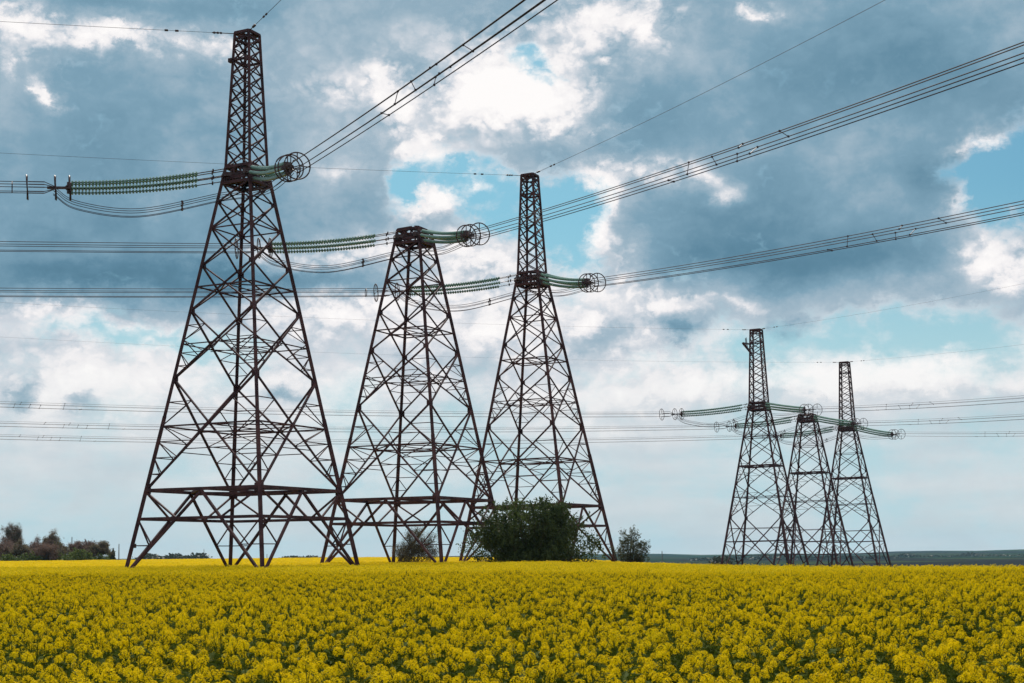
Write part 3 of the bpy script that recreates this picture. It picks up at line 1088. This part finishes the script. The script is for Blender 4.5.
def twiggy(label, cat, loc, h, w, seed, leaf_mat, n_tip_leaf, leaf, n_main, name, grp=None, levels=3, spread=0.55, trunk_h=0.0, k=7):
    """open tree or shrub: real branches down to twigs, sparse leaves round the twigs"""
    rng = np.random.default_rng(seed)
    root = empty(name, loc)
    tag(root, label, cat, grp)
    lines, tips = branch_skeleton(rng, (0, 0, trunk_h - 0.2), h - trunk_h, spread, n_main, levels, 0.16)
    mx = max(p_[2] for pts, _ in lines for p_ in pts)
    mw = max(abs(p_[0]) for pts, _ in lines for p_ in pts)
    sc = np.array([w / 2 / mw, w / 2 / mw, (h) / mx])
    m = MB()
    m.tube([np.array([0, 0, -0.3]), np.array([0.02, 0, max(trunk_h, 0.3) * 0.6]), np.array([0, 0, max(trunk_h, 0.5) + 0.3]) * sc], [0.03 * h * 0.9, 0.024 * h * 0.9, 0.018 * h * 0.8], 7)
    m.build('trunk', M['bark'], root)
    m = MB()
    for pts, rs in lines:
        m.tube([p_ * sc for p_ in pts], [max(r, 0.006 + 0.0012 * h) for r in rs], 3)
    # fine twigs as thin slivers
    tv = np.array([t_[0] * sc for t_ in tips])
    c = np.repeat(tv, k, 0) + rng.normal(size=(len(tv) * k, 3)) * [0.045 * w, 0.045 * w, 0.04 * h]
    nv = len(m.v)
    v2, f2 = leaf_quads(c, 0.10 * h, rng, aspect=0.035, up=np.array([0, 0, 0.8]))
    V = np.concatenate([np.array(m.v), v2])
    F = m.f + [tuple(int(x) + nv for x in r) for r in f2]
    mesh_obj('branches', V, F, M['twig'], root)
    if n_tip_leaf:
        c = np.repeat(tv, n_tip_leaf, 0)
        c = c + rng.normal(size=c.shape) * [0.05 * w, 0.05 * w, 0.045 * h]
        c = c[rng.random(len(c)) < 0.85]
        v, f = leaf_quads(c, leaf, rng)
        mesh_obj('crown', v, f, leaf_mat, root)
    return root


M['dry_twig'] = leafy('dry_brown_twigs', (0.070, 0.060, 0.042), (0.115, 0.098, 0.065), 0.6, 0.2, 0.85)
p = at(414, 560, 151)
bare_shrub = twiggy('bare brownish shrub of thin branches under the flat topped pylon', 'shrub', (p[0], 151, 0), 5.0, 5.2, 21, M['olive_leaf'], 2, 0.13, 9, 'shrub', levels=3, spread=0.85, k=2)

for ch in bare_shrub.children:
    if ch.name.startswith('branches'):
        ch.data.materials[0] = M['dry_twig']

# tree belt at the left edge of the field
BELT = [  # x, top y, width px, depth, kind, label
    (4, 537, 34, 392, 'bare', 'dark brown bare tree at the outer end of the tree belt'),
    (13, 524, 15, 405, 'green', 'tallest tree of the belt, airy green crown above the bare ones'),
    (-14, 536, 30, 398, 'bare', 'bare tree at the very edge of the tree belt'),
    (24, 540, 20, 386, 'olive', 'olive tinged tree beside the tallest airy one'),
    (35, 536, 18, 396, 'bare', 'thin bare tree left of the leaning crooked tree'),
    (50, 530, 18, 390, 'olive', 'crooked tree with a round tuft of crown above the belt'),
    (44, 540, 26, 382, 'bare', 'low brown bare tree in the middle of the belt'),
    (64, 541, 20, 394, 'bare', 'bare low tree beside the thin pole'),
    (76, 542, 18, 388, 'bare', 'bare bushy tree in the dip of the belt'),
    (90, 541, 24, 392, 'bare', 'broad rounded brown tree near the open end of the belt'),
    (101, 541, 18, 386, 'olive', 'dark olive tree closing the belt towards the pylon'),
    (112, 549, 6, 400, 'green', 'tiny lone sapling standing beyond the end of the belt'),
]
for i, (px, py, wpx, Y, kd, lab) in enumerate(BELT):
    q = at(px, py, Y)
    z0 = ground_z(q[0], Y)
    h = q[2] - z0
    w = wpx / FPX * Y * 1.3
    lm = {'bare': M['twig'], 'green': M['sage_leaf'], 'olive': M['olive_leaf']}[kd]
    nl = {'bare': 4, 'green': 5, 'olive': 5}[kd]
    twiggy(lab, 'tree', (q[0], Y, z0), h, w, 40 + i, lm, nl, 0.34 if kd != 'green' else 0.3, 4, 'tree', 'trees of the belt at the left edge',
           levels=3, spread=0.6, trunk_h=(0.16 if kd == 'bare' else 0.3) * h if h > 5 else 0.8)
for i, (px, wpx, hh, lab) in enumerate([
        (8, 20, 2.7, 'low green undergrowth shrub beneath the bare trees at the belt end'),
        (30, 24, 3.0, 'olive green undergrowth shrub below the crooked tree'),
        (54, 22, 2.6, 'green shrub at the field edge under the middle of the belt'),
        (80, 22, 4.2, 'bright green shrub, freshest in leaf along the belt'),
        (70, 16, 2.6, 'small green shrub beside the freshest green one'),
        (101, 18, 2.2, 'low green shrub at the open end of the belt')]):
    Y = 376 + (i % 3) * 3
    q = at(px, 559, Y)
    bush(lab, 'shrub', (q[0], Y, ground_z(q[0], Y)), wpx / FPX * Y * 1.2, hh, 3.5, 1500, 0.42, M['spring_leaf'], 18, 70 + i, name='shrub', n_clump=40, clump=0.5,
         grp='undergrowth shrubs along the tree belt')


for i, (px, wpx, hh, lab) in enumerate([
        (-4, 22, 5.6, 'brown bare thicket at the outer end of the tree belt'),
        (18, 22, 5.0, 'olive thicket under the tallest airy tree'),
        (38, 24, 6.0, 'brown bare thicket left of the crooked tree'),
        (60, 22, 5.2, 'olive thicket right of the crooked tree'),
        (84, 24, 5.4, 'brown bare thicket behind the freshest green shrub')]):
    Y = 384 + (i % 3) * 2
    q = at(px, 559, Y)
    bush(lab, 'thicket', (q[0], Y, ground_z(q[0], Y)), wpx / FPX * Y * 1.6, hh * 1.12, 4.0, 3200, 0.36, (M['twig'], M['olive_leaf'])[i % 2], 30, 170 + i, name='thicket', n_clump=70, clump=0.55,
         grp='thickets in the tree belt')


# far dark strips of wood (they read as one mass)
def far_wood(name, x0, x1, ytop, ybase, Y, n, leaf, seed, mat, label):
    rng = np.random.default_rng(seed)
    pa, pb = at(x0, ybase, Y), at(x1, ybase, Y)
    ht = (ybase - ytop) / FPX * Y
    u = rng.random(n)
    prof = 0.45 + 0.55 * np.abs(np.sin(u * 9 + seed)) * (0.6 + 0.4 * np.sin(u * 37 + 1))
    prof *= np.clip(np.minimum(u, 1 - u) * 12, 0.25, 1)
    x = pa[0] + (pb[0] - pa[0]) * u
    y = Y + rng.normal(size=n) * 12
    z0 = np.minimum(pa[2], pb[2]) - 2
    z = z0 + rng.random(n) ** 0.7 * (ht * prof + 2)
    v, f = leaf_quads(np.stack([x, y, z], 1), leaf, rng, aspect=0.8)
    o = mesh_obj(name, v, f, mat)
    tag(o, label, 'wood', kind='stuff')


far_wood('distant_wood', 136, 209, 553, 560, 1150, 3500, 2.0, 3, M['far_wood'], 'dark strip of distant wood behind the feet of the nearest pylon')
far_wood('distant_wood', 279, 322, 555.2, 560, 1150, 1600, 1.8, 4, M['far_wood'], 'thin dark strip of distant wood between the two big pylons')
far_wood('distant_wood', 716, 728, 555.5, 563, 700, 500, 1.6, 5, M['far_wood'], 'small dark clump of far wood by the foot of the tallest distant pylon')
far_wood('distant_wood', 870, 1060, 552.2, 558, 3200, 2500, 6.0, 6, M['far_wood'], 'bluish far wood along the right horizon')
far_wood('distant_wood', 690, 900, 554.5, 558, 2800, 1500, 6.0, 8, M['far_wood'], 'bluish far wood behind the distant pylons')

for (px, py, Y, lab) in ((72, 537, 400, 'thin grey pole rising out of the tree belt'), (119, 544, 420, 'slim pole in the gap between tree belt and nearest pylon'),
                         (204, 549, 700, 'dark pole beyond the field inside the nearest pylon'), (662, 551, 420, 'lonely slim mast right of the small grey shrub'),
                         (267, 554, 600, 'short post beyond the field by the near leg of the nearest pylon')):
    q = at(px, py, Y)
    z0 = ground_z(q[0], Y)
    root = empty('pole', (q[0], Y, z0))
    tag(root, lab, 'pole')
    hh = q[2] - z0
    m = MB()
    m.tube([(0, 0, -0.5), (0, 0, hh * 0.5), (0, 0, hh)], [0.17, 0.15, 0.11], 8)
    m.build('shaft', M['pole_grey'], root)


# ------------------------------------------------------------------ rapeseed
def raceme(rng, V, F, FM, p, d, size, det):
    """one flower head: ring of open four-petalled flowers round a dome of buds"""
    d = d / np.linalg.norm(d)
    a = np.cross(d, [0.3, 0.9, 0.1])
    a /= np.linalg.norm(a)
    b = np.cross(a, d)

    def quad(c, u, v, m):
        n = len(V)
        V.extend([c - u, c + v, c + u, c - v])
        F.append((n, n + 1, n + 2, n + 3))
        FM.append(m)
    nfl = {2: 34, 1: 13, 0: 6}[det]
    fs = size * {2: 0.26, 1: 0.38, 0: 0.55}[det]
    for k in range(nfl):
        h = (k + 0.5) / nfl
        t = k * 2.399 + rng.random() * 0.6
        r = size * (0.50 * math.sin(min(1.0, 1.25 * (1 - h) + 0.22) * math.pi / 2)) * (0.8 + 0.35 * rng.random())
        c = p + d * size * (0.95 * h - 0.55) + (a * math.cos(t) + b * math.sin(t)) * r
        nrm = (a * math.cos(t) + b * math.sin(t)) * (1.1 - h) + d * (0.55 + 0.8 * h) + rng.normal(size=3) * 0.25
        nrm /= np.linalg.norm(nrm)
        u = np.cross(nrm, rng.normal(size=3))
        u /= np.linalg.norm(u)
        v = np.cross(nrm, u)
        if det == 2:
            cup = nrm * fs * 0.28
            for (e, s_) in ((u, v), (v, u)):
                for sg in (1, -1):
                    n = len(V)
                    V.extend([c, c + sg * e * fs * 0.42 + s_ * fs * 0.26 + cup, c + sg * e * fs * 0.72 + cup * 1.4, c + sg * e * fs * 0.42 - s_ * fs * 0.26 + cup])
                    F.append((n, n + 1, n + 2, n + 3))
                    FM.append(0)
        else:
            quad(c, u * fs * 0.62, v * fs * 0.5, 0)
    if det >= 1:
        for k in range(6 if det == 2 else 2):
            c = p + d * size * (0.42 + 0.1 * rng.random()) + rng.normal(size=3) * size * 0.10
            u = rng.normal(size=3)
            u /= np.linalg.norm(u)
            v = np.cross(u, d)
            quad(c, u * size * 0.075, v * size * 0.065, 1)


def stem_tri(V, F, FM, p, q, r, m):
    d = np.asarray(q) - p
    d = d / np.linalg.norm(d)
    a = np.cross(d, [0.2, 0.97, 0.1])
    a /= np.linalg.norm(a)
    b = np.cross(a, d)
    n = len(V)
    for e, rr in ((p, r), (q, r * 0.6)):
        for t in (0, 2.094, 4.189):
            V.append(e + (a * math.cos(t) + b * math.sin(t)) * rr)
    for i in range(3):
        j = (i + 1) % 3
        F.append((n + i, n + j, n + 3 + j, n + 3 + i))
        FM.append(m)


def plant_geometry(seed, det, n_heads, width, top, size):
    rng = np.random.default_rng(seed)
    heads = []                   # one mesh per flower head
    SV, SF, SFM = [], [], []     # stems, pods
    LV, LF, LFM = [], [], []     # leaves
    for k in range(n_heads):
        az = k * 2.399 + rng.random()
        rr = math.sqrt((k + 0.3) / n_heads) * width * 0.5
        z = top * (1.0 - 0.15 * (rr / (width * 0.5)) ** 1.5 - 0.22 * rng.random())
        p = np.array([math.cos(az) * rr, math.sin(az) * rr, z])
        fork = np.array([p[0] * 0.25, p[1] * 0.25, top * (0.42 + 0.25 * rng.random())])
        dirv = p - fork + np.array([0, 0, 0.25])
        sz = size * (0.75 + 0.5 * rng.random())
        FV, FF, FFM = [], [], []
        raceme(rng, FV, FF, FFM, p, dirv, sz, det)
        heads.append((FV, FF, FFM))
        if det >= 1:
            stem_tri(SV, SF, SFM, fork, p, 0.0042 if det == 2 else 0.006, 0)
        if det == 2:
            for _ in range(12):
                u = 0.40 + 0.52 * rng.random()
                c = fork * (1 - u) + p * u
                o_ = rng.normal(size=3) * 0.035 + np.array([0, 0, 0.03])
                stem_tri(SV, SF, SFM, c, c + o_, 0.0030, 0)
    if det >= 1:
        stem_tri(SV, SF, SFM, np.array([0, 0, 0.0]), np.array([0, 0, top * 0.62]), 0.007, 0)
    nl = {2: 30, 1: 16, 0: 6}[det]
    for k in range(nl):
        az = k * 2.399 + rng.random()
        z = top * (0.28 + 0.44 * k / nl)
        L_ = (0.26 - 0.12 * k / nl)
        d = np.array([math.cos(az), math.sin(az), 0.35 + 0.4 * rng.random()])
        s_ = np.array([-math.sin(az), math.cos(az), 0.1 * rng.normal()])
        c = np.array([math.cos(az) * width * 0.12, math.sin(az) * width * 0.12, z])
        n = len(LV)
        w_ = L_ * 0.22
        LV.extend([c, c + d * L_ * 0.5 + s_ * w_, c + d * L_ - np.array([0, 0, L_ * 0.25]), c + d * L_ * 0.5 - s_ * w_])
        LF.append((n, n + 1, n + 2, n + 3))
        LFM.append(0)
    return heads, (SV, SF, SFM), (LV, LF, LFM)


def tall(x, y):
    """the crop stands a little higher and lower in patches"""
    return 1.0 + 0.05 * np.sin(x * 2.1 + 1.3 * np.sin(y * 0.9)) * np.sin(y * 1.3 + 0.7) + 0.03 * np.sin(x * 0.7 + y * 0.45)


# plants standing nearest to the camera: individuals with their own parts
N_KIND = 6
near_sets = []
for s_ in range(N_KIND):
    fl, stm, lv = plant_geometry(100 + s_, 2, 5 + s_ % 2, 0.36, 1.20, 0.057)
    near_sets.append((fl, stm, lv))
pts = []
gx = 0.345
for iy, y in enumerate(np.arange(6.0, 70, gx)):
    hw = y * 0.385 + 0.3
    for x in np.arange(-hw, hw, gx):
        pts.append((x + (iy % 2) * gx / 2, y))
pts = np.array(pts) + RNG.normal(size=(len(pts), 2)) * 0.11
dist = pts[:, 1]
order = np.argsort(dist)
FRONT = 7.05                      # what stands nearer never enters the picture
cand = [i for i in order if dist[i] > FRONT]
front_ids = cand[:300]
mid_pts = pts[cand[300:]]
LAB_P = 'tall yellow flowering rapeseed plant in the nearest rows along the bottom of the field'
GRP_P = 'rapeseed plants in the nearest rows'
protos = []
for n_, i in enumerate(front_ids):
    x, y = pts[i]
    sc = (0.83 + 0.20 * RNG.random()) * tall(x, y)
    loc = (x, y, ground_z(x, y))
    if n_ < N_KIND:
        fl, stm, lv = near_sets[n_]
        r = empty('rapeseed_plant', loc, RNG.random() * 6.28)
        tag(r, LAB_P, 'rapeseed plant', GRP_P)
        for hd in fl:
            mesh_obj('flower_head', hd[0], hd[1], None, r, mats=[M['petal'], M['bud']], fmat=hd[2])
        mesh_obj('stems', stm[0], stm[1], M['rape_stem'], r)
        mesh_obj('leaves', lv[0], lv[1], M['rape_leaf'], r)
        protos.append(r)
    else:
        src = protos[int(RNG.integers(N_KIND))]
        r = src.copy()
        C.objects.link(r)
        for ch in list(src.children):
            c_ = ch.copy()
            C.objects.link(c_)
            c_.parent = r
        r.location = loc
        r.rotation_euler = (RNG.normal() * 0.05, RNG.normal() * 0.05, RNG.random() * 6.28)
    r.scale = (sc * 1.05, sc * 1.05, sc)

# everything behind them: one uncountable field, instanced
coll = bpy.data.collections.new('rapeseed_stock')


def stock(name, parts):
    V, F, FM = [], [], []
    for k, (v, f, m_) in [(0, h_) for h_ in parts[0]] + [(1, parts[1]), (2, parts[2])]:
        n = len(V)
        V += list(v)
        F += [tuple(x + n for x in q) for q in f]
        FM += [(m_[i] if k == 0 else k + 1) for i in range(len(f))]
    o = mesh_obj(name, V, F, None, link=False, mats=[M['petal'], M['bud'], M['rape_stem'], M['rape_leaf']], fmat=FM)
    coll.objects.link(o)


NA = 6
for s_ in range(NA):
    stock('a_plant_%02d' % s_, near_sets[s_])
NB = 6
for s_ in range(NB):
    stock('b_clump_%02d' % s_, plant_geometry(200 + s_, 1, 10, 0.56, 1.16, 0.078))
NC = 5
for s_ in range(NC):
    stock('c_patch_%02d' % s_, plant_geometry(300 + s_, 0, 130, 2.3, 1.12, 0.16))
P_, IDX, SC_, RZ_ = [], [], [], []



def add_pts(xy, first, n, s0, s1):
    if not len(xy):
        return
    z = gz(xy[:, 0], xy[:, 1])
    P_.append(np.column_stack([xy, z]))
    IDX.append(first + RNG.integers(0, n, len(xy)))
    SC_.append((s0 + (s1 - s0) * RNG.random(len(xy))) * tall(xy[:, 0], xy[:, 1]))
    RZ_.append(RNG.random(len(xy)) * 6.283)


def fan(y0, y1, step, hw=0.40):
    out = []
    y = y0
    while y < y1:
        w_ = y * hw + 2
        xs = np.arange(-w_, w_, step)
        out.append(np.column_stack([xs + RNG.random() * step, np.full(len(xs), y)]))
        y += step
    o = np.concatenate(out)
    return o + RNG.normal(size=o.shape) * step * 0.28


SPLIT = 66.0
add_pts(mid_pts[mid_pts[:, 1] < SPLIT], 0, NA, 0.80, 1.07)
bp = fan(SPLIT, 135, 0.52)
az_b = np.degrees(np.arctan2(bp[:, 0], bp[:, 1]))
bp = bp[np.hypot(bp[:, 0], bp[:, 1]) < crest(az_b) + 3]
add_pts(bp, NA, NB, 0.88, 1.08)
cp = fan(135, 452, 1.35)
az_c = np.degrees(np.arctan2(cp[:, 0], cp[:, 1]))
keep = np.hypot(cp[:, 0], cp[:, 1]) < crest(az_c) + 3
keep &= ~((cp[:, 0] < -100) & (cp[:, 1] > 374))
add_pts(cp[keep], NA + NB, NC, 0.92, 1.06)
PP = np.concatenate(P_)
fm = bpy.data.meshes.new('rapeseed_field')
fm.vertices.add(len(PP))
fm.vertices.foreach_set('co', PP.astype(np.float32).ravel())
for nm, tp, arr in (('pick', 'INT', np.concatenate(IDX).astype(np.int32)), ('size', 'FLOAT', np.concatenate(SC_).astype(np.float32)), ('turn', 'FLOAT', np.concatenate(RZ_).astype(np.float32))):
    at_ = fm.attributes.new(nm, tp, 'POINT')
    at_.data.foreach_set('value', arr)
fo = bpy.data.objects.new('rapeseed_field', fm)
C.objects.link(fo)
tag(fo, 'wide field of yellow flowering rapeseed reaching back to the pylons', 'rapeseed', kind='stuff')
ng = bpy.data.node_groups.new('rapeseed_scatter', 'GeometryNodeTree')
ng.interface.new_socket('Geometry', in_out='INPUT', socket_type='NodeSocketGeometry')
ng.interface.new_socket('Geometry', in_out='OUTPUT', socket_type='NodeSocketGeometry')
N = ng.nodes
gi, go = N.new('NodeGroupInput'), N.new('NodeGroupOutput')
iop = N.new('GeometryNodeInstanceOnPoints')
ci = N.new('GeometryNodeCollectionInfo')
ci.inputs['Collection'].default_value = coll
ci.inputs['Separate Children'].default_value = True
ci.inputs['Reset Children'].default_value = True
iop.inputs['Pick Instance'].default_value = True


def named(nm, tp):
    n = N.new('GeometryNodeInputNamedAttribute')
    n.data_type = tp
    n.inputs['Name'].default_value = nm
    return [o_ for o_ in n.outputs if o_.name == 'Attribute' and o_.enabled][0]


cx = N.new('ShaderNodeCombineXYZ')
e2r = N.new('FunctionNodeEulerToRotation')
lk = ng.links.new
lk(gi.outputs[0], iop.inputs['Points'])
lk(ci.outputs[0], iop.inputs['Instance'])
lk(named('pick', 'INT'), iop.inputs['Instance Index'])
lk(named('turn', 'FLOAT'), cx.inputs[2])
lk(cx.outputs[0], e2r.inputs[0])
lk(e2r.outputs[0], iop.inputs['Rotation'])
lk(named('size', 'FLOAT'), iop.inputs['Scale'])
lk(iop.outputs[0], go.inputs[0])
md = fo.modifiers.new('scatter', 'NODES')
md.node_group = ng


# ------------------------------------------------------------------ the air between the viewer and the far land
hz = bpy.data.materials.new('haze')
hz.use_nodes = True
hz.node_tree.nodes.clear()
hv = hz.node_tree.nodes.new('ShaderNodeVolumePrincipled')
hv.inputs['Color'].default_value = (0.40, 0.76, 1.0, 1)
hv.inputs['Density'].default_value = 3.6e-5
ho = hz.node_tree.nodes.new('ShaderNodeOutputMaterial')
hz.node_tree.links.new(hv.outputs[0], ho.inputs['Volume'])
S_ = 7300.0
zb, zt_ = -20.0, 75.0
hvts = [(sx * S_, sy * S_, z) for z in (zb, zt_) for sy in (-1, 1) for sx in (-1, 1)]
hfs = [(0, 2, 3, 1), (4, 5, 7, 6), (0, 1, 5, 4), (2, 6, 7, 3), (0, 4, 6, 2), (1, 3, 7, 5)]
hb = mesh_obj('haze', hvts, hfs, hz)
hb['kind'] = 'stuff'
hb['label'] = 'thin pale haze over the far land'
